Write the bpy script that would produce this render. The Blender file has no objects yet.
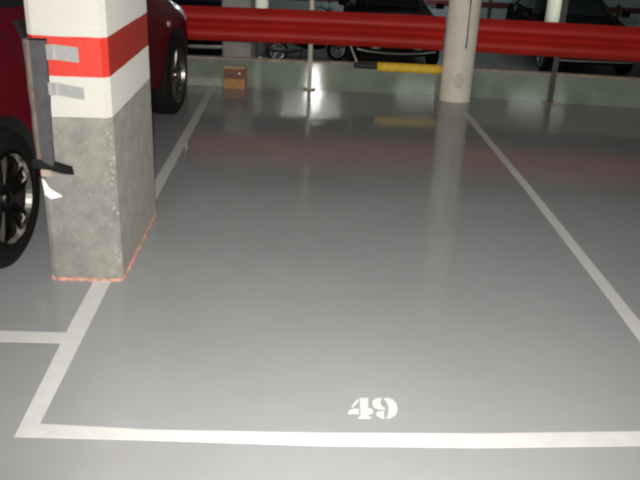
import bpy, bmesh, math, random
from mathutils import Vector, Matrix
from mathutils.bvhtree import BVHTree
random.seed(7)
S = bpy.context.scene
C = S.collection
PI = math.pi

# ------------------------------------------------------------------ materials
def lin(c):
    return tuple(((v/255)/12.92 if v/255 <= .04045 else ((v/255+.055)/1.055)**2.4) for v in c)

def mat(name, col, rough=.6, metal=0., coat=0., var=0., vscale=8., bump=0., bscale=40., spec=.5, ior=1.5, emit=0., stretch=None):
    m = bpy.data.materials.new(name); m.use_nodes = True
    nt = m.node_tree; n = nt.nodes; b = n['Principled BSDF']
    b.inputs['Base Color'].default_value = (*col, 1)
    b.inputs['Roughness'].default_value = rough
    b.inputs['Diffuse Roughness'].default_value = .25 if rough > .45 else 0.
    b.inputs['Metallic'].default_value = metal
    b.inputs['Coat Weight'].default_value = coat
    b.inputs['Coat Roughness'].default_value = .06
    b.inputs['Specular IOR Level'].default_value = spec
    b.inputs['IOR'].default_value = ior
    tc = n.new('ShaderNodeTexCoord')
    src = tc.outputs['Object']
    if stretch:
        mp = n.new('ShaderNodeMapping'); mp.inputs['Scale'].default_value = stretch
        nt.links.new(src, mp.inputs['Vector']); src = mp.outputs['Vector']
    if var:
        t = n.new('ShaderNodeTexNoise'); t.inputs['Scale'].default_value = vscale; t.inputs['Detail'].default_value = 6
        nt.links.new(src, t.inputs['Vector'])
        r = n.new('ShaderNodeValToRGB')
        r.color_ramp.elements[0].position = .3; r.color_ramp.elements[1].position = .7
        r.color_ramp.elements[0].color = (*[max(0, c*(1-var)) for c in col], 1)
        r.color_ramp.elements[1].color = (*[min(1, c*(1+var)) for c in col], 1)
        nt.links.new(t.outputs['Fac'], r.inputs['Fac']); nt.links.new(r.outputs['Color'], b.inputs['Base Color'])
    if bump:
        t2 = n.new('ShaderNodeTexNoise'); t2.inputs['Scale'].default_value = bscale; t2.inputs['Detail'].default_value = 4
        nt.links.new(src, t2.inputs['Vector'])
        bp = n.new('ShaderNodeBump'); bp.inputs['Strength'].default_value = bump; bp.inputs['Distance'].default_value = .01
        nt.links.new(t2.outputs['Fac'], bp.inputs['Height']); nt.links.new(bp.outputs['Normal'], b.inputs['Normal'])
    if emit:
        b.inputs['Emission Color'].default_value = (.93, 1, .95, 1); b.inputs['Emission Strength'].default_value = emit
    return m

def banded(name, bands, base, var=.06):
    """painted pillar: colours by height, the lowest zone rough grey paint with wear"""
    m = bpy.data.materials.new(name); m.use_nodes = True
    nt = m.node_tree; n = nt.nodes; L = nt.links; b = n['Principled BSDF']
    tc = n.new('ShaderNodeTexCoord')
    wob = n.new('ShaderNodeTexNoise'); wob.inputs['Scale'].default_value = 9; L.new(tc.outputs['Object'], wob.inputs['Vector'])
    sep = n.new('ShaderNodeSeparateXYZ'); L.new(tc.outputs['Object'], sep.inputs[0])
    ad = n.new('ShaderNodeMath'); ad.operation = 'MULTIPLY_ADD'; ad.inputs[1].default_value = .006
    L.new(wob.outputs['Fac'], ad.inputs[0]); L.new(sep.outputs['Z'], ad.inputs[2])
    # blotchy grey base
    t = n.new('ShaderNodeTexNoise'); t.inputs['Scale'].default_value = 14; t.inputs['Detail'].default_value = 8; t.inputs['Roughness'].default_value = .7
    L.new(tc.outputs['Object'], t.inputs['Vector'])
    r = n.new('ShaderNodeValToRGB')
    r.color_ramp.elements[0].position = .28; r.color_ramp.elements[1].position = .72
    r.color_ramp.elements[0].color = (*[c*.68 for c in base], 1); r.color_ramp.elements[1].color = (*[c*1.22 for c in base], 1)
    L.new(t.outputs['Fac'], r.inputs['Fac'])
    # pale specks along worn paint
    sp = n.new('ShaderNodeTexVoronoi'); sp.inputs['Scale'].default_value = 60; L.new(tc.outputs['Object'], sp.inputs['Vector'])
    lt = n.new('ShaderNodeMath'); lt.operation = 'LESS_THAN'; lt.inputs[1].default_value = .09; L.new(sp.outputs['Distance'], lt.inputs[0])
    sx = n.new('ShaderNodeMixRGB'); sx.inputs['Color2'].default_value = (.62, .6, .55, 1)
    L.new(lt.outputs[0], sx.inputs['Fac']); L.new(r.outputs['Color'], sx.inputs['Color1'])
    cur = sx.outputs['Color']; rgh = None
    for z, c in bands:
        g = n.new('ShaderNodeMath'); g.operation = 'GREATER_THAN'; g.inputs[1].default_value = z; L.new(ad.outputs[0], g.inputs[0])
        mx = n.new('ShaderNodeMixRGB'); mx.inputs['Color2'].default_value = (*c, 1)
        L.new(g.outputs[0], mx.inputs['Fac']); L.new(cur, mx.inputs['Color1']); cur = mx.outputs['Color']
        dm = n.new('ShaderNodeMixRGB'); dm.inputs['Color1'].default_value = (.5, .5, .5, 1); dv = 0. if c[1] < .1 else .5; dm.inputs['Color2'].default_value = (dv, dv, dv, 1)
        L.new(g.outputs[0], dm.inputs['Fac'])
        if rgh: L.new(rgh, dm.inputs['Color1'])
        rgh = dm.outputs['Color']
    L.new(cur, b.inputs['Base Color'])
    b.inputs['Roughness'].default_value = .62
    L.new(rgh, b.inputs['Diffuse Roughness'])
    bp = n.new('ShaderNodeBump'); bp.inputs['Strength'].default_value = .35; bp.inputs['Distance'].default_value = .006
    t2 = n.new('ShaderNodeTexNoise'); t2.inputs['Scale'].default_value = 45; t2.inputs['Detail'].default_value = 6; L.new(tc.outputs['Object'], t2.inputs['Vector'])
    L.new(t2.outputs['Fac'], bp.inputs['Height']); L.new(bp.outputs['Normal'], b.inputs['Normal'])
    return m

M = {}
def floor_mat():
    m = mat('floor_epoxy', (.325, .340, .342), .105, spec=.42, var=.05, vscale=1.3)
    nt = m.node_tree; n = nt.nodes; L = nt.links; b = n['Principled BSDF']
    tc = n.new('ShaderNodeTexCoord')
    t = n.new('ShaderNodeTexNoise'); t.inputs['Scale'].default_value = 9; t.inputs['Detail'].default_value = 1
    t2 = n.new('ShaderNodeTexNoise'); t2.inputs['Scale'].default_value = 90; t2.inputs['Detail'].default_value = 2
    L.new(tc.outputs['Object'], t.inputs['Vector']); L.new(tc.outputs['Object'], t2.inputs['Vector'])
    b1 = n.new('ShaderNodeBump'); b1.inputs['Strength'].default_value = .13; b1.inputs['Distance'].default_value = .012
    b2 = n.new('ShaderNodeBump'); b2.inputs['Strength'].default_value = .04; b2.inputs['Distance'].default_value = .002
    L.new(t.outputs['Fac'], b1.inputs['Height']); L.new(t2.outputs['Fac'], b2.inputs['Height'])
    L.new(b1.outputs['Normal'], b2.inputs['Normal']); L.new(b2.outputs['Normal'], b.inputs['Normal'])
    return m
M['floor'] = floor_mat()
M['floor_low'] = mat('lower_floor_grey', (.10, .105, .105), .35, var=.12, vscale=1.1)
M['line'] = mat('road_paint_white', (.66, .655, .635), .45, var=.05, vscale=20, bump=.1, bscale=120)
M['kerb'] = mat('kerb_green_grey', (.200, .232, .182), .05, var=.2, vscale=5, bump=.02, bscale=6, spec=1.)
M['kerb_pale'] = mat('kerb_pale_patch', (.30, .32, .27), .3, var=.15, vscale=14)
M['rust'] = mat('rusty_edge', (.34, .26, .195), .75, var=.35, vscale=16, bump=.2, spec=.03)
WHITE = (.50, .485, .45); RED = (.52, .026, .015)
M['pillar'] = banded('pillar_paint', [(.700, WHITE), (.855, RED), (1.003, WHITE), (1.036, (.54, .52, .475)), (1.040, WHITE)], (.225, .214, .190))
M['chip'] = mat('pale_chip', (.36, .345, .31), .7)
M['pillar_plain'] = mat('pillar_plain_grey', (.40, .365, .33), .7, var=.12, vscale=9, bump=.2)
M['rim_pale'] = mat('rim_pale', (.55, .54, .50), .4)
M['footboard'] = mat('footboard_beige', (.34, .31, .25), .6)
M['column_white'] = mat('column_white', (.74, .69, .59), .6, var=.07, vscale=6, bump=.15, bscale=60)
M['sealant'] = mat('salmon_sealant', (.52, .27, .21), .8, var=.45, vscale=40, bump=.8, bscale=120)
M['rail_red'] = mat('rail_red', (.43, .018, .013), .52, var=.14, vscale=3, bump=.05, bscale=30, spec=.28)
M['barrier_red'] = mat('barrier_dark_red', (.09, .012, .012), .7, var=.2)
M['post'] = mat('post_steel', (.36, .33, .28), .5, metal=.2, var=.15, vscale=25)
M['rubber'] = mat('black_rubber', (.014, .014, .015), .6, bump=.1, bscale=80)
M['guard'] = mat('grey_foam', (.052, .052, .056), .65, var=.2, vscale=30, bump=.2, bscale=60)
M['guard_side'] = mat('worn_foam_side', (.17, .135, .11), .6, var=.3, vscale=18)
M['duct'] = mat('silver_tape', (.29, .29, .285), .5, metal=.1, var=.08, vscale=40, bump=.15, bscale=60)
M['dark_tape'] = mat('dark_tape', (.011, .012, .012), .6, var=.3, spec=.04, vscale=60, bump=.3, bscale=50)
M['paper'] = mat('white_paper', (.78, .76, .72), .7)
M['yellow'] = mat('yellow_foam', (.78, .50, .035), .55, var=.12, vscale=25, bump=.15, bscale=60)
M['card'] = mat('cardboard', (.42, .21, .085), .75, var=.18, vscale=25)
M['card_dark'] = mat('printed_card', (.16, .06, .03), .6, var=.45, vscale=40)
M['card_pale'] = mat('pale_card', (.36, .30, .24), .7, var=.1)
M['wall'] = mat('wall_paint', (.50, .50, .46), .75, var=.06, vscale=2)
M['wall_far'] = mat('far_wall_blue_grey', (.36, .43, .46), .7, var=.08, vscale=1)
M['ceiling'] = mat('ceiling_concrete', (.30, .30, .29), .8, var=.08, vscale=2)
M['tube'] = mat('fluorescent_tube', (.9, .9, .9), .4, emit=34)
M['tube_low'] = mat('fluorescent_tube_lower', (.9, .9, .9), .4, emit=70)
M['fixture'] = mat('fixture_white', (.7, .7, .68), .5)
M['red_paint'] = mat('car_paint_dark_red', (.078, .005, .009), .5, coat=0., spec=.03)
M['black_paint'] = mat('car_paint_black', (.004, .004, .005), .8, spec=.02)
M['navy_paint'] = mat('car_paint_navy', (.004, .005, .007), .8, spec=.02)
M['glass'] = mat('dark_glass', (.012, .014, .016), .06, spec=.6)
M['trim_black'] = mat('black_trim', (.012, .012, .012), .5)
M['tyre'] = mat('tyre', (.005, .005, .005), .75, bump=.3, bscale=60, spec=.25)
M['alloy'] = mat('alloy', (.21, .20, .19), .27, metal=1.)
M['alloy_dark'] = mat('alloy_dark', (.30, .27, .25), .28, metal=1.)
M['disc'] = mat('brake_disc', (.10, .09, .085), .4, metal=.8)
M['lamp_lens'] = mat('lamp_lens', (.80, .90, 1.), .12, coat=1.)  # bluish white puts the reflected lamp glint into the lens colour
M['lamp_lens'].node_tree.nodes['Principled BSDF'].inputs['Diffuse Roughness'].default_value = 1.
M['tail_lens'] = mat('tail_lens', (.28, .01, .01), .15, coat=1.)
M['repeater'] = mat('repeater_lens', (.75, .55, .45), .2, coat=1.)
M['chrome'] = mat('chrome', (.72, .72, .68), .2, metal=.9)
M['pale_glint'] = mat('pale_glint', (.80, .79, .68), .4)  # pale colour stands in for glints on chrome bumper strips and fog lamps
M['crack'] = mat('crack_dark', (.03, .025, .03), .9)
M['smudge'] = mat('smudge_grey', (.62, .565, .51), .8, var=.15, vscale=30)
M['seat_vinyl'] = mat('seat_vinyl', (.015, .015, .016), .5)
M['rod'] = mat('pale_rod', (.42, .38, .32), .45)

# ------------------------------------------------------------------ builders
def link(name, me, parent=None, loc=None):
    o = bpy.data.objects.new(name, me); C.objects.link(o)
    if parent: o.parent = parent
    if loc is not None: o.location = loc
    return o

def obj(name, bm, m, parent=None, loc=None, smooth=False, keep=False):
    if not keep:
        bmesh.ops.recalc_face_normals(bm, faces=bm.faces[:])
    me = bpy.data.meshes.new(name); bm.to_mesh(me); bm.free()
    for mm in (m if isinstance(m, (list, tuple)) else [m]): me.materials.append(mm)
    if smooth:
        for p in me.polygons: p.use_smooth = True
    return link(name, me, parent, loc)

def tag(o, label=None, cat=None, group=None, kind=None):
    if label: o['label'] = label
    if cat: o['category'] = cat
    if group: o['group'] = group
    if kind: o['kind'] = kind
    return o

def thing(name, label, cat, loc=(0, 0, 0), rz=0., group=None, kind=None):
    o = link(name, None); o.location = loc; o.rotation_euler = (0, 0, rz)
    o.empty_display_size = .1
    return tag(o, label, cat, group, kind)

def box(bm, x0, x1, y0, y1, z0, z1, bev=0., seg=2):
    vs = [bm.verts.new((x, y, z)) for z in (z0, z1) for x, y in ((x0, y0), (x1, y0), (x1, y1), (x0, y1))]
    fs = [bm.faces.new([vs[i] for i in f]) for f in ((3, 2, 1, 0), (4, 5, 6, 7), (0, 1, 5, 4), (1, 2, 6, 5), (2, 3, 7, 6), (3, 0, 4, 7))]
    if bev:
        es = set(e for f in fs for e in f.edges)
        bmesh.ops.bevel(bm, geom=list(es), offset=bev, segments=seg, affect='EDGES', profile=.5)
    return bm

def bx(*a, **k): return box(bmesh.new(), *a, **k)

def prism(bm, pts, z0, z1):
    a = [bm.verts.new((x, y, z0)) for x, y in pts]; b = [bm.verts.new((x, y, z1)) for x, y in pts]
    n = len(pts)
    bm.faces.new(a[::-1]); bm.faces.new(b)
    for i in range(n): bm.faces.new((a[i], a[(i+1) % n], b[(i+1) % n], b[i]))
    return bm

def tube(bm, pts, r, seg=12, caps=True):
    pts = [Vector(p) for p in pts]; rs = r if isinstance(r, (list, tuple)) else [r]*len(pts)
    rings = []; ref = None
    for i, p in enumerate(pts):
        d = (pts[min(i+1, len(pts)-1)] - pts[max(i-1, 0)]).normalized()
        if ref is None: ref = Vector((0, 0, 1)) if abs(d.z) < .9 else Vector((1, 0, 0))
        u = d.cross(ref).normalized(); v = u.cross(d).normalized(); ref = v
        rings.append([bm.verts.new(p + (u*math.cos(2*PI*k/seg) + v*math.sin(2*PI*k/seg))*rs[i]) for k in range(seg)])
    for a, b in zip(rings, rings[1:]):
        for k in range(seg): bm.faces.new((a[k], a[(k+1) % seg], b[(k+1) % seg], b[k]))
    if caps: bm.faces.new(rings[0][::-1]); bm.faces.new(rings[-1])
    return bm

def lathe_x(bm, prof, seg=48, closed=True, cy=0., cz=0.):
    """revolve (x, r) profile about the x axis through (cy, cz)"""
    rings = []
    for k in range(seg):
        a = 2*PI*k/seg
        rings.append([bm.verts.new((x, cy + r*math.cos(a), cz + r*math.sin(a))) for x, r in prof])
    n = len(prof)
    for k in range(seg):
        a, b = rings[k], rings[(k+1) % seg]
        for i in range(n if closed else n-1):
            j = (i+1) % n
            bm.faces.new((a[i], a[j], b[j], b[i]))
    return bm

def strip(bm, path, prof):
    """sweep a (depth, z) profile along an xy path; depth goes towards -normal (towards the viewer for a path running +x)"""
    rings = []
    for i, (x, y) in enumerate(path):
        ds = []
        if i > 0: ds.append((Vector((x, y)) - Vector(path[i-1])).normalized())
        if i < len(path)-1: ds.append((Vector(path[i+1]) - Vector((x, y))).normalized())
        d = sum(ds, Vector((0, 0))).normalized(); nrm = Vector((d.y, -d.x))
        k = 1/max(.5, nrm.dot(Vector((ds[0].y, -ds[0].x))))
        rings.append([bm.verts.new((x + nrm.x*q*k, y + nrm.y*q*k, z)) for q, z in prof])
    n = len(prof)
    for a, b in zip(rings, rings[1:]):
        for i in range(n): bm.faces.new((a[i], a[(i+1) % n], b[(i+1) % n], b[i]))
    bm.faces.new(rings[0]); bm.faces.new(rings[-1][::-1])
    return bm

def struct(name, bm, m, label, cat, loc=None, smooth=False):
    return tag(obj(name, bm, m, None, loc, smooth), label, cat, None, 'structure')

# ------------------------------------------------------------------ room shell
KERB = [(-6, 6.965), (1.37, 6.8176), (1.371, 6.80), (9, 5.747)]
def kerb_y(x):
    for (a, ya), (b, yb) in zip(KERB, KERB[1:]):
        if a <= x <= b: return ya + (yb-ya)*(x-a)/(b-a)
LOW = -1.2
struct('floor', prism(bmesh.new(), [(-6, -5), (9, -5)] + KERB[::-1], -.2, 0), M['floor'],
       'glossy grey painted floor of the parking bays', 'floor')
struct('floor.001', prism(bmesh.new(), [(x, y+.02) for x, y in KERB] + [(9, 21), (-6, 21)], LOW-.2, LOW), M['floor_low'],
       'dark floor of the lower parking level beyond the kerb', 'floor')
struct('kerb', strip(bmesh.new(), KERB, [(0, LOW), (0, .246), (-.055, .246), (-.055, LOW)]), M['kerb'],
       'low green grey kerb wall under the red guard rail', 'kerb')
struct('trim_1', strip(bmesh.new(), KERB, [(.004, .240), (.004, .2565), (-.058, .2565), (-.058, .2465), (.0005, .2465), (.0005, .240)]), M['rust'],
       'thin rusty steel edge along the top of the kerb', 'trim')
struct('trim_2', strip(bmesh.new(), [(-6, 6.965), (-.70, 6.859)], [(.0, .002), (.004, .002), (.004, .07), (.0, .074)]), M['kerb_pale'],
       'paler band along the foot of the kerb left of the box', 'trim')
struct('wall_left', bx(-6.2, -6, -5.2, 21.2, LOW-.2, 2.6), M['wall'], 'plain painted wall on the left side of the garage', 'wall')
struct('wall_right', bx(9, 9.2, -5.2, 21.2, LOW-.2, 2.6), M['wall'], 'plain painted wall on the right side of the garage', 'wall')
struct('wall_rear', bx(-6, 9, -5.2, -5, -.2, 2.6), M['wall'], 'plain painted wall behind the viewer', 'wall')
struct('wall_far', bx(-6, 9, 21, 21.2, LOW-.2, 2.6), M['wall_far'], 'blue grey wall at the far end of the lower level', 'wall')
struct('ceiling', bx(-6, 9, -5, 21, 2.4, 2.6), M['ceiling'], 'bare concrete ceiling', 'ceiling')

struct('ceiling.001', bx(-6, 9, 7.5, 21, 1.2, 2.4), M['ceiling'], 'low concrete slab over the lower level', 'ceiling')

# painted bay lines
def marking(pts, label):
    return struct('floor_marking', prism(bmesh.new(), pts, 0, .0012), M['line'], label, 'floor marking')
marking([(-.809, 1.860), (-.412, 1.857), (.091, 1.848), (.575, 1.854), (1.068, 1.880), (2.2, 1.925), (3.6, 1.98),
         (3.6, 2.05), (2.2, 1.995), (1.1, 1.952), (.583, 1.923), (.093, 1.910), (-.421, 1.907), (-.755, 1.924), (-.845, 1.924)][:-1] + [(-.812, 1.924)],
        'white line across the front of the bay below the number')
marking([(-.812, 1.9242), (-.755, 1.9242), (-.762, 2.5), (-.767, 2.905), (-.840, 2.905), (-.834, 2.55)], 'white line from the front corner up to the striped pillar')
marking([(-.822, 3.76), (-.758, 3.76), (-.757, 4.23), (-.748, 5.636), (-.746, 6.835), (-.808, 6.835), (-.808, 5.627), (-.818, 4.5)],
        'white line running from behind the striped pillar to the kerb')
marking([(1.322, 1.963), (1.386, 1.966), (1.392, 2.62), (1.393, 2.86), (1.402, 4.27), (1.394, 5.6), (1.386, 6.50), (1.335, 6.50), (1.345, 5.6), (1.352, 4.265), (1.335, 2.854), (1.327, 2.592)],
        'white line along the right side of the bay to the round column')
marking([(-5, 2.393), (-.8286, 2.394), (-.8312, 2.468), (-5, 2.468)], 'short white line joining the bay line from the left edge')

# stencilled number
num = thing('bay_number', 'white stencilled number 49 painted on the floor of the bay', 'number', (.262, 2.04, 0))
DIG = {'four': [[(-.079, -.03), (-.077, -.018), (-.067, -.007), (-.043, 0), (-.044, -.029)],
                [(-.066, .004), (-.056, .029), (-.046, .046), (-.04, .052), (-.041, .039), (-.059, .007)],
                [(-.036, .057), (-.008, .058), (-.012, .001), (-.005, .001), (.002, -.007), (0, -.026), (-.015, -.031), (-.015, -.042), (-.006, -.044), (-.007, -.052), (-.047, -.053), (-.046, -.046), (-.04, -.041)]],
       'nine': [[(.036, .059), (.024, .059), (.012, .052), (.003, .037), (.003, .021), (.007, .008), (.015, .001), (.029, -.002), (.043, -.001), (.043, .003), (.034, .012), (.03, .031)],
                [(.042, .058), (.057, .061), (.071, .054), (.081, .036), (.083, .01), (.08, -.012), (.072, -.031), (.057, -.046), (.04, -.052), (.047, -.036), (.052, -.009), (.054, .021), (.05, .043)],
                [(.011, -.022), (.021, -.014), (.037, -.011), (.034, -.052), (.023, -.048), (.013, -.037)]]}
for k, lab in (('four', 'digit 4'), ('nine', 'digit 9')):
    bm = bmesh.new()
    for p in DIG[k]: prism(bm, p[::-1], 0, .0012)
    obj('digit', bm, M['line'], num)['label'] = lab

# ------------------------------------------------------------------ pillars and column
def pillar_bm(w, d, z0, z1, ch):
    bm = bmesh.new()
    x, y = w/2, d/2
    prism(bm, [(-x+ch, -y), (x-ch, -y), (x, -y+ch), (x, y-ch), (x-ch, y), (-x+ch, y), (-x, y-ch), (-x, -y+ch)], z0, z1)
    return bm
PX, PY, PW, PD = -.868, 3.312, .294, .816
pil = tag(obj('pillar', pillar_bm(PW, PD, 0, 2.4, .022), M['pillar'], None, (PX, PY, 0)),
          'square pillar banded white and red over rough grey, beside the bay line', 'pillar', None, 'structure')
# irregular salmon bead round its foot
def bead(path, r):
    bm = bmesh.new(); P = []; R = []
    for (a, b) in zip(path, path[1:]):
        n = max(2, int((Vector(b)-Vector(a)).length/.012))
        for i in range(n):
            p = Vector(a).lerp(Vector(b), i/n)
            P.append((p.x + random.uniform(-.003, .003), p.y + random.uniform(-.003, .003), .003 + random.uniform(-.002, .003))); R.append(r*random.uniform(.55, 1.35))
    P.append((*path[-1], .003)); R.append(r*.5)
    return tube(bm, P, R, 8)
h = PW/2 + .001; g = PD/2 + .001
o = obj('sealant_bead', bead([(-h, -g+.10), (-h, -g+.02), (-h+.02, -g), (h-.02, -g), (h, -g+.02), (h, g-.03)], .008), M['sealant'], pil, smooth=True)
o['label'] = 'salmon pink sealant round the foot'

bm = bmesh.new(); q = .022
for i in range(34):
    z = .02 + .66*random.random(); u = random.uniform(.1, .95); w_ = random.uniform(.0025, .006); hh = random.uniform(.003, .010)
    c = Vector((PW/2 - q + q*u, -PD/2 + q*u, z)); tn = Vector((.7071, .7071, 0)); nn = Vector((.7071, -.7071, 0))
    k = random.randint(5, 7)
    ring = [(math.cos(2*PI*j/k + .3)*w_*random.uniform(.7, 1.2), math.sin(2*PI*j/k + .3)*hh*random.uniform(.7, 1.2)) for j in range(k)]
    a = [bm.verts.new(c + tn*x + Vector((0, 0, y)) + nn*.0012) for x, y in ring]; b = [bm.verts.new(c + tn*x + Vector((0, 0, y)) - nn*.002) for x, y in ring]
    bm.faces.new(a); bm.faces.new(b[::-1])
    for j in range(k): bm.faces.new((a[j], a[(j+1) % k], b[(j+1) % k], b[j]))
o = obj('paint_chips', bm, M['chip'], pil); o['label'] = 'pale paint chips down the worn corner'

tag(obj('pillar', pillar_bm(PW, PD, LOW, 1.2, .02), M['pillar_plain'], None, (-.663, 8.44, 0)),
    'grey square pillar beyond the kerb behind the cardboard box', 'pillar', None, 'structure')

def column(name, loc, r, z0, z1, split, label):
    """round column; where split is given the part below it is painted dark grey"""
    t = thing(name, label, 'column', loc, 0, None, 'structure')
    def cyl(a, b, flare=0):
        bm = bmesh.new()
        pr = [(0, 0, a), (0, 0, a+.012), (0, 0, a+.03), (0, 0, b)]
        return tube(bm, pr, [r+flare*.5, r+flare*.3, r, r], 40)
    if split is None:
        obj('shaft', cyl(z0, z1, .012), M['column_white'], t, smooth=False)
    else:
        obj('lower_shaft', cyl(z0, split), M['col_grey'], t); obj('upper_shaft', cyl(split, z1), M['col_cream'], t)
        bm = bmesh.new(); tube(bm, [(0, 0, z0), (0, 0, z0+.03)], r+.03, 24); obj('foot_ring', bm, M['chrome'], t)
    for c in t.children:
        for p in c.data.polygons: p.use_smooth = abs(p.normal.z) < .5
    return t
M['col_grey'] = mat('column_dark_grey', (.06, .065, .06), .6)
M['col_cream'] = mat('column_cream', (.72, .72, .60), .6)
CX, CY, CR = 1.366, 6.668, .133
col = column('column', (CX, CY, 0), CR, 0, 2.4, None, 'round off white column at the end of the bay line')
# dark crack running down the column, smudge below it
def on_col(ang, z, dr): return (CR+dr)*math.sin(ang), -(CR+dr)*math.cos(ang), z
bm = bmesh.new(); pts = []
for i in range(16):
    z = .46 + i*(1.25-.46)/15
    pts.append((.16 + .05*math.sin(i*.5)*.3 + random.uniform(-.012, .012), z))
def ribbon(bm, pts, wdt):
    prev = None
    for a, z in pts:
        w = wdt*random.uniform(.5, 1.3)/CR/2
        cur = [bm.verts.new(on_col(a-w, z, .0006)), bm.verts.new(on_col(a+w, z, .0006)), bm.verts.new(on_col(a+w, z, -.004)), bm.verts.new(on_col(a-w, z, -.004))]
        if prev:
            for k in range(4): bm.faces.new((prev[k], prev[(k+1) % 4], cur[(k+1) % 4], cur[k]))
        else: bm.faces.new(cur)
        prev = cur
    bm.faces.new(prev[::-1])
ribbon(bm, pts, .011)
o = obj('crack', bm, M['crack'], col); o['label'] = 'dark crack down the column'
bm = bmesh.new(); rows = []
for i in range(7):
    z = .185 + (i-3)*.022; hw = .34*math.sqrt(max(.02, 1-((i-3)/3.3)**2))
    rows.append([bm.verts.new(on_col(-.02 + hw*(j/4-1) + random.uniform(-.03, .03), z + random.uniform(-.004, .004), .0005)) for j in range(9)])
for a, b in zip(rows, rows[1:]):
    for j in range(8): bm.faces.new((a[j], a[j+1], b[j+1], b[j]))
o = obj('smudge', bm, M['smudge'], col); o['label'] = 'grey scuff near the foot'

column('column.001', (-.79, 15.4, 0), .135, LOW, 1.2, -.45, 'round column on the lower level, beside the grey square pillar')
column('column.002', (4.87, 15.3, 0), .135, LOW, 1.2, -.45, 'round column on the lower level, left of the second rail post')

# ------------------------------------------------------------------ corner guard on the pillar
X0, YF = PX-PW/2, PY-PD/2
gd = thing('corner_guard', 'grey foam corner guard taped to the left edge of the striped pillar', 'corner guard', (X0-.007, YF, 0))
bm = bmesh.new()
# front flange: soft, slightly wavy strip
def slab(bm, x0, x1, y0, y1, zs, wob=.003):
    prev = None
    for i, z in enumerate(zs):
        dx = random.uniform(-wob, wob)*.5
        cur = [bm.verts.new((x0+dx, y0, z)), bm.verts.new((x1+dx, y0, z)), bm.verts.new((x1+dx, y1, z)), bm.verts.new((x0+dx, y1, z))]
        if prev:
            for k in range(4): bm.faces.new((prev[k], prev[(k+1) % 4], cur[(k+1) % 4], cur[k]))
        else: bm.faces.new(cur)
        prev = cur
    bm.faces.new(prev[::-1])
ZS = [.505 + i*(.985-.505)/14 for i in range(15)]
slab(bm, .026, .084, -.022, -.0005, ZS)
# the strip narrows a little towards its lower end
for v in bm.verts:
    if v.co.x > .05: v.co.x -= .014*(.985-v.co.z)/.48
f = obj('front_flange', bm, M['guard'], gd)
bm = bmesh.new()
prev = None
for i, z in enumerate(ZS):
    k = .004*math.sin(i*1.3); sl = .012*(1-(z-.505)/.48)
    P = [(.0238, -.022), (.010, -.018), (-.004+k*.3+sl*.3, -.004), (-.005+k*.3+sl*.3, .035), (-.0005, .035), (-.0005, .021), (.0238, -.0005)]
    cur = [bm.verts.new((x, y, z)) for x, y in P]
    if prev:
        for q in range(len(P)): bm.faces.new((prev[q], prev[(q+1) % len(P)], cur[(q+1) % len(P)], cur[q]))
    else: bm.faces.new(cur)
    prev = cur
bm.faces.new(prev[::-1])
o = obj('side_flange', bm, M['guard_side'], gd); o['label'] = 'worn brownish side of the guard'
# end cap of the top
obj('top_edge', bx(.0235, .0845, -.0225, -.0002, .9855, .9905), M['dark_tape'], gd)
def tape(x0, x1, z0, z1, dz, m, thick=.0015, folds=6, y=-.0225, lab=None, droop=0.):
    bm = bmesh.new(); prev = None
    for i in range(folds+1):
        t = i/folds; x = x0 + (x1-x0)*t
        yy = -.0005 - (.0235 if x < .085 else max(.0012, .0235*(1-(x-.085)/.02)) if x < .105 else .0012) + 0
        zc = dz*t - droop*t*t
        cur = [bm.verts.new((x, yy, z0+zc)), bm.verts.new((x, yy, z1+zc)), bm.verts.new((x, yy-thick, z1+zc)), bm.verts.new((x, yy-thick, z0+zc))]
        if prev:
            for k in range(4): bm.faces.new((prev[k], prev[(k+1) % 4], cur[(k+1) % 4], cur[k]))
        else: bm.faces.new(cur)
        prev = cur
    bm.faces.new(prev[::-1])
    o = obj('tape', bm, m, gd); o['label'] = lab
tape(.0845, .196, .916, .972, -.010, M['duct'], folds=12, lab='upper silver tape')
tape(.080, .205, .785, .832, -.020, M['duct'], folds=12, lab='lower silver tape')
# twisted dark tape at the bottom end
bm = bmesh.new(); prev = None
for i in range(11):
    t = i/10; x = -.010 + .150*t; z = .512 - .022*t + .006*math.sin(t*5); tw = .9*math.sin(t*PI*1.4)
    hw = .024*(.75+.25*t)
    y = -.030 + .024*t
    dy, dz = hw*math.sin(tw)*.5, hw*math.cos(tw*.6)
    cur = [bm.verts.new((x, y-dy, z-dz)), bm.verts.new((x, y+dy, z+dz)), bm.verts.new((x, y+dy-.003, z+dz)), bm.verts.new((x, y-dy-.003, z-dz))]
    if prev:
        for k in range(4): bm.faces.new((prev[k], prev[(k+1) % 4], cur[(k+1) % 4], cur[k]))
    else: bm.faces.new(cur)
    prev = cur
bm.faces.new(prev[::-1])
o = obj('tape', bm, M['dark_tape'], gd); o['label'] = 'loose dark tape at the lower end'
# torn white scrap curling below it
bm = bmesh.new()
P = [(.012, .445), (.018, .376), (.046, .364), (.090, .376), (.082, .385), (.056, .392), (.036, .408), (.022, .438)]
a = [bm.verts.new((x, -.004-.012*(i in (2, 3, 4)), z)) for i, (x, z) in enumerate(P)]
b = [bm.verts.new((x, -.0015-.012*(i in (2, 3, 4)), z)) for i, (x, z) in enumerate(P)]
bm.faces.new(a); bm.faces.new(b[::-1])
for i in range(len(P)): bm.faces.new((a[i], a[(i+1) % len(P)], b[(i+1) % len(P)], b[i]))
o = obj('torn_strip', bm, M['paper'], gd); o['label'] = 'torn white strip curling off the pillar'
o = obj('torn_strip', prism(bmesh.new(), [(.012, -.006), (.052, -.006), (.050, -.001), (.014, -.001)], .455, .482), M['card_pale'], gd); o['label'] = 'beige scrap under the dark tape'

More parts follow.
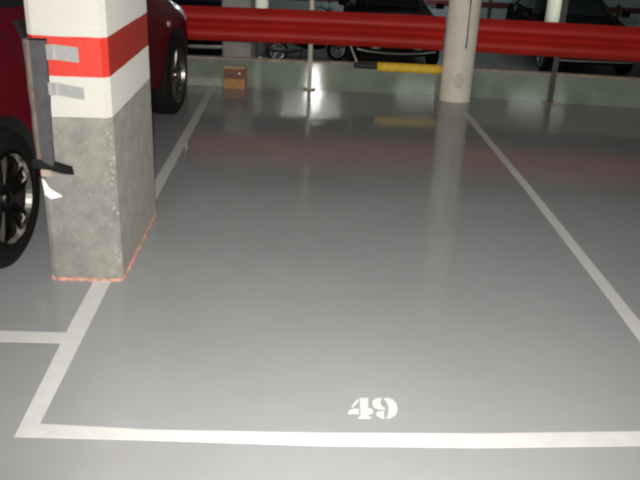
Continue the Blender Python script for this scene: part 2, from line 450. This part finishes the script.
# ------------------------------------------------------------------ guard rail, posts
Z0 = .410
W = [(.004, 0), (.030, .012), (.068, .040), (.080, .060), (.080, .085), (.068, .103), (.022, .128), (.012, .1425), (.022, .157),
     (.068, .182), (.080, .200), (.080, .225), (.068, .245), (.030, .272), (.004, .285)]
prof = [(d, Z0+z) for d, z in W] + [(d-.004, Z0+z) for d, z in W[::-1]]
LP = [(-5.8, 6.790), (.08, 6.795), (.9, 6.755), (1.224, 6.722)]
RP = [(1.509, 6.700), (2.2, 6.600), (3.0, 6.49), (4.4, 6.30), (8.8, 5.69)]
rl = thing('guard_rail', 'red corrugated steel guard rail running left from the round column', 'guard rail', (.08, 6.795, 0), 0, 'red guard rails along the kerb')
def local(path, c): return [(x-c[0], y-c[1]) for x, y in path]
obj('beam', strip(bmesh.new(), local(LP, (.08, 6.795)), prof), M['rail_red'], rl)
rr = thing('guard_rail', 'red corrugated steel guard rail running right from the round column', 'guard rail', (2.2, 6.6, 0), 0, 'red guard rails along the kerb')
obj('beam', strip(bmesh.new(), local(RP, (2.2, 6.6)), prof), M['rail_red'], rr)

def post(x, y, rz, w, label, m):
    t = thing('rail_post', label, 'post', (x, y, 0), rz, 'steel posts of the guard rails')
    bm = bmesh.new()
    hw, d, th = w/2, .020, .006       # I section
    P = [(-hw, -d), (hw, -d), (hw, -d+th), (th/2, -d+th), (th/2, d-th), (hw, d-th), (hw, d), (-hw, d), (-hw, d-th), (-th/2, d-th), (-th/2, -d+th), (-hw, -d+th)]
    prism(bm, P, .006, 1.15)
    obj('shaft', bm, m, t)
    obj('base_plate', bx(-.058, .058, -.034, .019, 0, .006, bev=.002, seg=1), M['rust'], t)['label'] = 'rusty base plate'
    for sx in (-1, 1):
        bm = bmesh.new(); tube(bm, [(sx*.043, -.010, .006), (sx*.043, -.010, .016)], .009, 6); obj('bolt', bm, M['rust'], t)
M['post_dark'] = mat('post_brown_steel', (.055, .045, .042), .55, metal=.2, var=.2, vscale=25)
post(.084, 6.822, 0, .036, 'pale steel rail post below the left guard rail', M['post'])
post(2.206, 6.645, -.137, .040, 'dark brownish rail post near the right end of the rail', M['post_dark'])
post(-2.1, 6.822, 0, .036, 'pale steel rail post hidden beyond the dark red car', M['post'])
post(4.33, 6.352, -.137, .058, 'dark brownish rail post beyond the right edge of the view', M['post_dark'])

# yellow edge bumper
yb = thing('edge_bumper', 'yellow foam bumper tube with a dark end fixed along the kerb top', 'bumper', (.68, 0, 0))
def kp(x, off, z): return (x-.68, kerb_y(x)-off, z)
bm = bmesh.new()
xs = [.675 + i*(1.245-.675)/8 for i in range(9)]
tube(bm, [kp(x, .046, .240 - .0045*(i/8)) for i, x in enumerate(xs)], .0395, 20)
obj('foam_sleeve', bm, M['yellow'], yb, smooth=False)
for p in yb.children[0].data.polygons: p.use_smooth = len(p.vertices) == 4
bm = bmesh.new(); tube(bm, [kp(.472, .030, .244), kp(.50, .034, .243), kp(.69, .040, .241)], [.020, .026, .027], 14)
o = obj('end_sleeve', bm, M['rubber'], yb); o['label'] = 'dark end of the tube'

rd = thing('thin_rod', 'thin pale rod leaning behind the left guard rail by the yellow bumper', 'rod', (.49, 6.88, .247))
bm = bmesh.new(); tube(bm, [(0.012, 0, .006), (-.03, -.012, .10), (-.155, -.055, .36)], [.010, .0065, .0065], 10)
obj('shaft', bm, M['rod'], rd)

# cardboard box
cb = thing('cardboard_box', 'small brown cardboard box standing against the foot of the kerb', 'box', (-.572, 6.812, 0))
obj('carton', bx(-.100, .100, -.038, .036, 0, .182, bev=.003, seg=1), M['card'], cb)
obj('printed_band', bx(-.1008, .0840, -.0388, -.0378, .088, .172), M['card_dark'], cb)['label'] = 'dark printed upper half'
obj('side_panel', bx(.0845, .1012, -.0388, -.0378, 0.001, .181), M['card_dark'], cb)['label'] = 'dark edge of the box'
bm = bmesh.new(); box(bm, -.100, .088, -.042, .030, .1825, .200, bev=.003, seg=1)
obj('lid', bm, M['card_pale'], cb)['label'] = 'pale top flap'
obj('sticker', bx(.030, .046, -.0398, -.0389, .128, .146), M['paper'], cb)['label'] = 'small white sticker'

# ------------------------------------------------------------------ cars
def interp(keys, y):
    if y <= keys[0][0]: return keys[0][1]
    for (a, va), (b, vb) in zip(keys, keys[1:]):
        if y <= b:
            t = (y-a)/(b-a); return va + (vb-va)*t
    return keys[-1][1]
ZT = [(-2.12, .62), (-2.08, .90), (-1.98, 1.02), (-1.62, 1.36), (-1.2, 1.435), (-.4, 1.475), (.1, 1.45), (.95, 1.0), (1.1, .955), (1.75, .83), (1.97, .70), (2.06, .52)]
WW = [(-2.12, .62), (-2.0, .79), (-1.7, .855), (-1, .88), (1.2, .88), (1.7, .875), (1.93, .835), (2.06, .68)]
SH = [(-2.12, .60), (-2.05, .84), (-1.9, .93), (0, .93), (.95, .90), (1.5, .815), (1.75, .765), (1.97, .64), (2.06, .50)]
WR = [(-2.12, .5), (-2, .62), (-1.6, .58), (-.4, .62), (.1, .59), (.95, .68), (1.1, .70), (1.75, .66), (2.06, .42)]
ZB = [(-2.12, .44), (-2.0, .28), (-1.7, .2), (1.7, .2), (1.95, .25), (2.06, .38)]
STN = [-2.12, -2.09, -2.02, -1.92, -1.78, -1.62, -1.42, -1.2, -1.0, -.75, -.5, -.25, 0, .1, .3, .5, .72, .95, 1.1, 1.3, 1.5, 1.7, 1.85, 1.95, 2.02, 2.06]
AX = 1.385
TR = .30

def car_body(paint):
    bm = bmesh.new(); rings = []
    for y in STN:
        zt, w, hs, wr, b = (interp(k, y) for k in (ZT, WW, SH, WR, ZB))
        half = [(.80*w, b), (.955*w, b+.05), (w, b+.36*(hs-b)), (w*.995, b+.74*(hs-b)), (w*.96, hs), (w*.905, hs+.12*(zt-hs)), (wr, hs+.82*(zt-hs)), (wr*.78, hs+.95*(zt-hs))]
        ring = [(0, b)] + half + [(0, zt)] + [(-x, z) for x, z in half[::-1]]
        rings.append([bm.verts.new((x, y, z)) for x, z in ring])
    n = len(rings[0])
    for a, b in zip(rings, rings[1:]):
        for k in range(n): bm.faces.new((a[k], a[(k+1) % n], b[(k+1) % n], b[k]))
    bm.faces.new(rings[0]); bm.faces.new(rings[-1][::-1])
    bmesh.ops.recalc_face_normals(bm, faces=bm.faces[:])
    o = obj('body', bm, [paint, M['trim_black']])
    ms = o.modifiers.new('s', 'SUBSURF'); ms.levels = 2; ms.render_levels = 2
    dg = bpy.context.evaluated_depsgraph_get()
    whole = bpy.data.meshes.new_from_object(o.evaluated_get(dg))
    bv = BVHTree.FromPolygons([v.co.copy() for v in whole.vertices], [tuple(p.vertices) for p in whole.polygons])
    cb_ = bmesh.new()
    for sx in (-1, 1):
        for ay in (-AX, AX):
            seg = 48; r = .335
            ring = [(ay + r*math.cos(2*PI*k/seg), TR + .01 + r*math.sin(2*PI*k/seg)) for k in range(seg)]
            a = [cb_.verts.new((sx*.60, y, z)) for y, z in ring]; b = [cb_.verts.new((sx*1.05, y, z)) for y, z in ring]
            cb_.faces.new(a); cb_.faces.new(b[::-1])
            for k in range(seg): cb_.faces.new((a[k], a[(k+1) % seg], b[(k+1) % seg], b[k]))
    cut = obj('cut', cb_, M['trim_black'])
    md = o.modifiers.new('b', 'BOOLEAN'); md.operation = 'DIFFERENCE'; md.object = cut; md.solver = 'EXACT'
    dg = bpy.context.evaluated_depsgraph_get(); dg.update()
    me = bpy.data.meshes.new_from_object(o.evaluated_get(dg))
    o.modifiers.clear(); o.data = me
    bpy.data.objects.remove(cut)
    for p in me.polygons:
        c = p.center; p.use_smooth = True
        dark = c.z < .235
        for ay in (-AX, AX):
            rr = math.hypot(c.y-ay, c.z-TR-.01)
            if rr < .3365 and abs(c.x) < .90: dark = True
        p.material_index = 1 if dark else 0
    return o, bv

def panel(bv, quad, axis, n=8, m=5, off=.004, sgn=1, bend=0.):
    """grid over a quad (4 corners in the view plane of axis) laid on the body; axis 'x' side view (y,z), 'y' front or rear view (x,z), 'd' diagonal"""
    bm = bmesh.new(); top = []; bot = []
    A, B, Cc, D = [Vector(q) for q in quad]
    for i in range(n+1):
        r1 = []; r2 = []
        for j in range(m+1):
            p = A.lerp(B, i/n).lerp(D.lerp(Cc, i/n), j/m)
            p.y -= bend*(1-(2*i/n-1)**2)
            if axis == 'x': org, d = Vector((sgn*2.5, p.x, p.y)), Vector((-sgn, 0, 0))
            elif axis == 'y': org, d = Vector((p.x, sgn*4, p.y)), Vector((0, -sgn, 0))
            else:
                t = Vector((sgn*.6, -.8, 0)); d = Vector((-sgn*.8, -.6, 0))
                org = Vector((sgn*.70, 1.80, p.y)) + t*p.x - d*2
            hit, nr, _, _ = bv.ray_cast(org, d)
            if hit is None: hit, nr, _, _ = bv.find_nearest(org + d*2)
            if nr.dot(d) > 0: nr = -nr
            r1.append(bm.verts.new(hit + nr*off)); r2.append(bm.verts.new(hit - nr*.006))
        top.append(r1); bot.append(r2)
    for G, fl in ((top, False), (bot, True)):
        for i in range(n):
            for j in range(m):
                f = (G[i][j], G[i+1][j], G[i+1][j+1], G[i][j+1])
                bm.faces.new(f[::-1] if fl else f)
    edge = [(i, 0) for i in range(n)] + [(n, j) for j in range(m)] + [(i, m) for i in range(n, 0, -1)] + [(0, j) for j in range(m, 0, -1)]
    for (a, b), (c, d_) in zip(edge, edge[1:] + edge[:1]):
        bm.faces.new((top[a][b], bot[a][b], bot[c][d_], top[c][d_]))
    return bm

def make_wheel(parent, sx, ay, rim_m, steer=0., det=True):
    """rim with five double spokes; tyre, brake disc and hub cap under it. Outer face towards sx"""
    bm = bmesh.new()
    r = .202
    lathe_x(bm, [(.0, r), (.012, r+.004), (.012, r-.012), (-.02, r-.022), (-.14, r-.03), (-.15, r), (-.16, r), (-.16, r-.036), (-.02, r-.03)], 56)
    for k in range(5):
        a = PI/2 + 2*PI*k/5
        for s in (-1, 1):
            prev = None
            for t in (0, .35, .7, 1):
                rad = .035 + (r-.045)*t
                aa = a + s*(.30-.10*t) * (1 if t > 0 else 1.4)
                hw = .015 + .004*t; x1 = -.004 - .018*(1-t)**2 + .002
                u = Vector((0, math.cos(aa), math.sin(aa))); v = Vector((0, -math.sin(aa), math.cos(aa)))
                c = u*rad
                cur = [bm.verts.new(c + v*hw*.7 + Vector((x1, 0, 0))), bm.verts.new(c - v*hw*.7 + Vector((x1, 0, 0))),
                       bm.verts.new(c - v*hw + Vector((x1-.028, 0, 0))), bm.verts.new(c + v*hw + Vector((x1-.028, 0, 0)))]
                if prev:
                    for q in range(4): bm.faces.new((prev[q], prev[(q+1) % 4], cur[(q+1) % 4], cur[q]))
                else: bm.faces.new(cur)
                prev = cur
            bm.faces.new(prev[::-1])
    tube(bm, [(-.06, 0, 0), (-.012, 0, 0)], .060, 24)
    o = obj('wheel', bm, rim_m, parent, (sx*.868, ay, TR))
    o.rotation_euler = (0, 0, (0 if sx > 0 else PI) + steer)
    bm = bmesh.new()
    lathe_x(bm, [(.008, r+.001), (.014, r+.02), (.010, TR-.035), (-.008, TR-.008), (-.03, TR), (-.15, TR), (-.175, TR-.010), (-.19, TR-.04), (-.185, r+.02), (-.165, r+.001)], 64)
    obj('tyre', bm, M['tyre'], o, smooth=True)
    bm = bmesh.new(); tube(bm, [(-.012, 0, 0), (-.002, 0, 0), (.002, 0, 0)], [.032, .030, .020], 20); obj('hub_cap', bm, M['alloy'], o)
    bm = bmesh.new(); tube(bm, [(-.09, 0, 0), (-.075, 0, 0)], .145, 36); obj('brake_disc', bm, M['disc'], o)
    return o

def make_car(label, loc, rz, paint, rim, strip_m, steer=0., group=None, bumper_z=(.425, .450), fog=False, bend=0.):
    t = thing('car', label, 'car', loc, rz, group)
    body, bv = car_body(paint); body.parent = t
    for sx in (1, -1):
        def sp(name, q, m, n=8, mm=5, off=.004, lab=None):
            o = obj(name, panel(bv, q, 'x', n, mm, off, sgn=sx), m, t, smooth=False)
            if lab: o['label'] = lab
            return o
        sp('side_window', [(-.30, 1.015), (.66, 1.005), (.18, 1.335), (-.30, 1.345)], M['glass'], 12, 6)
        sp('side_window', [(-1.06, 1.03), (-.36, 1.015), (-.36, 1.345), (-1.02, 1.32)], M['glass'], 12, 6)
        sp('side_window', [(-1.66, .985), (-1.32, .965), (-1.20, 1.30), (-1.40, 1.27)], M['glass'])
        for y0, y1 in ((.66, .56), (-.33, -.33)):
            sp('door_seam', [(y0-.004, .30), (y0+.004, .30), (y1+.004, .985), (y1-.004, .985)], M['trim_black'], 1, 24, .0015)
        sp('door_seam', [(-.93, .52), (-.922, .52), (-1.20, .98), (-1.208, .98)], M['trim_black'], 1, 24, .0015)
        for y in (-.17, -1.06):
            o = sp('door_handle', [(y+.00, .890), (y+.16, .884), (y+.16, .965), (y+.01, .978)], M['trim_black'], 6, 2, .022)
        sp('indicator_repeater', [(1.16, .682), (1.225, .680), (1.225, .712), (1.16, .714)], M['repeater'], 3, 2, .008, 'pale side indicator')
        hl = obj('headlight', panel(bv, [(-.14, .575), (.36, .775), (.38, .83), (-.10, .635)], 'd', 16, 6, .006, sgn=sx), M['lamp_lens'], t)
        hl['label'] = 'swept back headlight with a glint in its pale colour'
        obj('tail_light', panel(bv, [(sx*.50, .76), (sx*.74, .78), (sx*.70, .93), (sx*.52, .94)], 'y', 8, 6, .006, sgn=-1), M['tail_lens'], t)['label'] = 'red tail light'
        bm = bmesh.new()
        box(bm, sx*.99-.085, sx*.99+.085, .52, .60, .985, 1.10, bev=.03, seg=3)
        mo = obj('side_mirror', bm, paint, t, smooth=True)
        obj('mirror_glass', bx(sx*.99-.07, sx*.99+.07, .512, .5195, 1.0, 1.085), M['glass'], mo)
        obj('mirror_arm', bx(min(sx*.78, sx*.91), max(sx*.78, sx*.91), .54, .59, 1.0, 1.035, bev=.008), M['trim_black'], mo)
        for ay in (-AX, AX):
            make_wheel(t, sx, ay, rim, steer if ay > 0 else 0.)
        if fog:
            obj('fog_lamp', panel(bv, [(sx*.40-.075, .385), (sx*.40+.075, .385), (sx*.40+.065, .425), (sx*.40-.065, .425)], 'y', 5, 3, .01, sgn=1), M['pale_glint'], t)['label'] = 'fog lamp with its glint painted pale'
    obj('windscreen', panel(bv, [(-.66, 1.03), (.66, 1.03), (.55, 1.40), (-.55, 1.40)], 'y', 16, 8), M['glass'], t)
    obj('rear_window', panel(bv, [(-.58, 1.09), (.58, 1.09), (.50, 1.33), (-.50, 1.33)], 'y', 16, 8, sgn=-1), M['glass'], t)
    gr = obj('grille', panel(bv, [(-.36, .545), (.36, .545), (.40, .64), (-.40, .64)], 'y', 14, 4), M['trim_black'], t)
    obj('grille_bar', panel(bv, [(-.36, .588), (.36, .588), (.36, .598), (-.36, .598)], 'y', 14, 1, .012), M['chrome'], gr)
    obj('air_intake', panel(bv, [(-.50, .30), (.50, .30), (.54, .40), (-.54, .40)], 'y', 14, 4), M['trim_black'], t)
    if strip_m:
        o = obj('bumper_strip', panel(bv, [(-.74, bumper_z[0]+.02), (.74, bumper_z[0]+.02), (.74, bumper_z[1]+.02), (-.74, bumper_z[1]+.02)], 'y', 24, 2, .012, bend=bend), strip_m, t)
        o['label'] = 'glint painted as a pale strip across the front bumper'
    return t

make_car('dark red car with silver spoked wheels parked behind the striped pillar', (-1.929, 4.513, 0), math.radians(-5.8), M['red_paint'], M['alloy'], None, steer=0.)
make_car('dark car on the lower level between the red car and the grey pillar', (-2.05, 16.2, LOW), PI, M['navy_paint'], M['alloy_dark'], M['pale_glint'], group='cars parked on the lower level', bumper_z=(.33, .375))
make_car('black car on the lower level facing out above the yellow bumper tube', (1.80, 16.62, LOW), PI, M['black_paint'], M['alloy_dark'], M['pale_glint'], group='cars parked on the lower level', bumper_z=(.325, .350), fog=True, bend=.06)
make_car('black car on the lower level behind the right guard rail', (5.55, 16.45, LOW), PI, M['black_paint'], M['alloy_dark'], M['pale_glint'], group='cars parked on the lower level', bumper_z=(.29, .315))

# ------------------------------------------------------------------ scooter on the lower level
sc = thing('motor_scooter', 'dark motor scooter parked side on below the left guard rail', 'scooter', (.13, 15.1, LOW), math.atan2(.42, 1.17))
wb = .62
for sx, nm in ((-1, 'rear'), (1, 'front')):
    bm = bmesh.new()
    # wheel axis is local y: revolve about x then turn
    lathe_x(bm, [(.02, .150), (.026, .158), (.026, .142), (-.026, .142), (-.026, .158), (-.02, .150)], 40)
    for k in range(3):
        a = 2*PI*k/3; tube(bm, [(0, .02*math.cos(a), .02*math.sin(a)), (0, .145*math.cos(a), .145*math.sin(a))], .010, 8)
    tube(bm, [(-.05, 0, 0), (.05, 0, 0)], .03, 16)
    w = obj('wheel', bm, M['rim_pale'], sc, (sx*wb, 0, .22)); w.rotation_euler = (0, 0, -PI/2)
    bm = bmesh.new()
    lathe_x(bm, [(.028, .150), (.040, .185), (.028, .212), (0, .22), (-.028, .212), (-.040, .185), (-.028, .150)], 44)
    obj('tyre', bm, M['tyre'], w, smooth=True)
def loft(bm, secs):
    """secs: (x, z, half width, half height) ellipse sections in the yz plane"""
    rings = [[bm.verts.new((x, hw*math.cos(2*PI*k/16), z + hh*math.sin(2*PI*k/16))) for k in range(16)] for x, z, hw, hh in secs]
    for a, b in zip(rings, rings[1:]):
        for k in range(16): bm.faces.new((a[k], a[(k+1) % 16], b[(k+1) % 16], b[k]))
    bm.faces.new(rings[0][::-1]); bm.faces.new(rings[-1])
    return bm
obj('body', loft(bmesh.new(), [(-.86, .66, .03, .03), (-.78, .62, .12, .09), (-.55, .58, .16, .15), (-.25, .48, .16, .16), (-.05, .34, .15, .09), (.15, .29, .15, .05), (.32, .30, .14, .05)]), M['black_paint'], sc, smooth=True)
obj('seat', loft(bmesh.new(), [(-.80, .75, .06, .03), (-.70, .77, .13, .05), (-.40, .77, .14, .05), (-.18, .73, .12, .05), (-.10, .70, .05, .03)]), M['seat_vinyl'], sc, smooth=True)
bm = bmesh.new(); box(bm, -.03, .03, -.19, .19, 0, .58, bev=.025, seg=3)
bmesh.ops.rotate(bm, verts=bm.verts[:], cent=(0, 0, 0), matrix=Matrix.Rotation(-.32, 3, 'Y')); bmesh.ops.translate(bm, verts=bm.verts[:], vec=(.50, 0, .30))
obj('leg_shield', bm, M['black_paint'], sc, smooth=True)
obj('footboard', bx(.10, .52, -.165, .165, .345, .40, bev=.015), M['footboard'], sc)['label'] = 'beige footboard'
bm = bmesh.new()
for s in (-1, 1): tube(bm, [(.62, s*.065, .22), (.52, s*.06, .50), (.42, 0, .78)], .018, 10)
obj('fork', bm, M['chrome'], sc, smooth=True)
bm = bmesh.new(); tube(bm, [(.30, -.33, .99), (.36, -.20, 1.0), (.38, 0, .96), (.36, .20, 1.0), (.30, .33, .99)], .014, 10); tube(bm, [(.38, 0, .96), (.43, 0, .74)], .022, 10)
obj('handlebar', bm, M['trim_black'], sc, smooth=True)
bm = bmesh.new(); tube(bm, [(.40, 0, .93), (.48, 0, .93), (.51, 0, .93)], [.09, .085, .03], 20); obj('headlight', bm, M['chrome'], sc, smooth=True)
fe = bmesh.new(); loft(fe, [(.38, .40, .04, .03), (.50, .47, .07, .03), (.64, .48, .07, .03), (.78, .42, .05, .03)]); obj('mudguard', fe, M['black_paint'], sc, smooth=True)
bm = bmesh.new(); tube(bm, [(-.20, -.17, .25), (-.45, -.19, .24), (-.85, -.20, .30)], [.025, .045, .05], 14); obj('exhaust', bm, M['trim_black'], sc, smooth=True)
bm = bmesh.new(); tube(bm, [(-.05, -.10, .26), (-.12, -.17, .0)], .012, 8); tube(bm, [(-.05, .10, .26), (-.12, .17, .0)], .012, 8); obj('kickstand', bm, M['trim_black'], sc)
for s in (-1, 1):
    bm = bmesh.new(); tube(bm, [(.34, s*.20, 1.0), (.31, s*.27, 1.17)], .006, 8); box(bm, .29, .31, s*.28-.06, s*.28+.06, 1.13, 1.21, bev=.008)
    obj('mirror', bm, M['trim_black'], sc)

# ------------------------------------------------------------------ far red barrier
fr = thing('far_barrier', 'distant dark red barrier rail behind the lower level cars', 'barrier', (2, 19.5, LOW))
obj('rail_board', bx(-7.4, 6.4, -.03, .03, .70, .84, bev=.01), M['barrier_red'], fr)
for i in range(5):
    obj('post', bx(-7+i*3.2, -6.92+i*3.2, .031, .11, 0, .9), M['post_dark'], fr)

# ------------------------------------------------------------------ lights
def lamp(x, y, z, rz, label, m=None, n=1):
    t = thing('ceiling_lamp', label, 'lamp', (x, y, z), rz, 'fluorescent ceiling lamps')
    obj('housing', bx(-.64, .64, -.06, .06, -.045, 0, bev=.008), M['fixture'], t)
    for s in (-1, 1): obj('end_cap', bx(s*.62-.02, s*.62+.02, -.068, .068, -.095, -.0455, bev=.006), M['fixture'], t)
    obj('diffuser', bx(-.599, .599, -.065, .065, -.09, -.0455, bev=.012), m or M['tube'], t)['label'] = 'glowing fluorescent diffuser'
lamp(-.14, -2.68, 2.4, 0, 'fluorescent lamp on the ceiling behind the bay')
lamp(-.12, -1.63, 2.4, 0, 'fluorescent lamp on the ceiling nearer the bay')
lamp(2.44, -4.28, 2.4, 0, 'fluorescent lamp on the ceiling near the rear wall on the right')
lamp(-.6, 13.7, 1.2, 0, 'fluorescent lamp on the lower level ceiling near the grey pillar', M['tube_low'])
lamp(4.9, 13.7, 1.2, 0, 'fluorescent lamp on the lower level ceiling over the right car', M['tube_low'])
lamp(2.6, 18.4, 1.2, 0, 'fluorescent lamp on the lower level ceiling by the far wall', M['tube_low'])

fl = bpy.data.lights.new('camera_flash', 'SPOT'); fl.energy = 735; fl.shadow_soft_size = .018; fl.spot_size = math.radians(95); fl.spot_blend = 1.; fl.color = (1, .97, .92)
fo = bpy.data.objects.new('camera_flash', fl); C.objects.link(fo); fo.location = (-.02, -.01, 1.49)

w = bpy.data.worlds.new('World'); S.world = w; w.use_nodes = True
w.node_tree.nodes['Background'].inputs[0].default_value = (.02, .02, .02, 1)
w.node_tree.nodes['Background'].inputs[1].default_value = 0.0

# ------------------------------------------------------------------ camera
F, PITCH, ROLL, YAW = 764.622, .401906, -.0434405, .0351127
def cam_dir(d):
    x, y, z = d
    cr, sr = math.cos(ROLL), math.sin(ROLL); x, z = x*cr + z*sr, -x*sr + z*cr
    cp, sp = math.cos(PITCH), math.sin(PITCH); y, z = y*cp + z*sp, -y*sp + z*cp
    cy, sy = math.cos(YAW), math.sin(YAW); x, y = x*cy + y*sy, -x*sy + y*cy
    return Vector((x, y, z))
R_, U_, B_ = cam_dir((1, 0, 0)), cam_dir((0, 0, 1)), -cam_dir((0, 1, 0))
cam = bpy.data.cameras.new('camera'); co = bpy.data.objects.new('camera', cam); C.objects.link(co)
co.matrix_world = Matrix(((R_.x, U_.x, B_.x, 0), (R_.y, U_.y, B_.y, 0), (R_.z, U_.z, B_.z, 1.45), (0, 0, 0, 1)))
cam.sensor_width = 36; cam.sensor_fit = 'HORIZONTAL'; cam.lens = F/640*36; cam.clip_start = .02; cam.clip_end = 100
S.camera = co
fo.rotation_euler = (Matrix.Rotation(math.radians(-4), 4, 'Z') @ co.matrix_world @ Matrix.Rotation(math.radians(5), 4, 'X')).to_euler()      # the flash sits by the lens and faces the same way

vs = S.view_settings
S.display_settings.display_device = 'sRGB'
vs.view_transform = 'Standard'; vs.look = 'None'; vs.exposure = 0.; vs.gamma = 1.; vs.use_curve_mapping = False
S.cycles.filter_width = 2.4
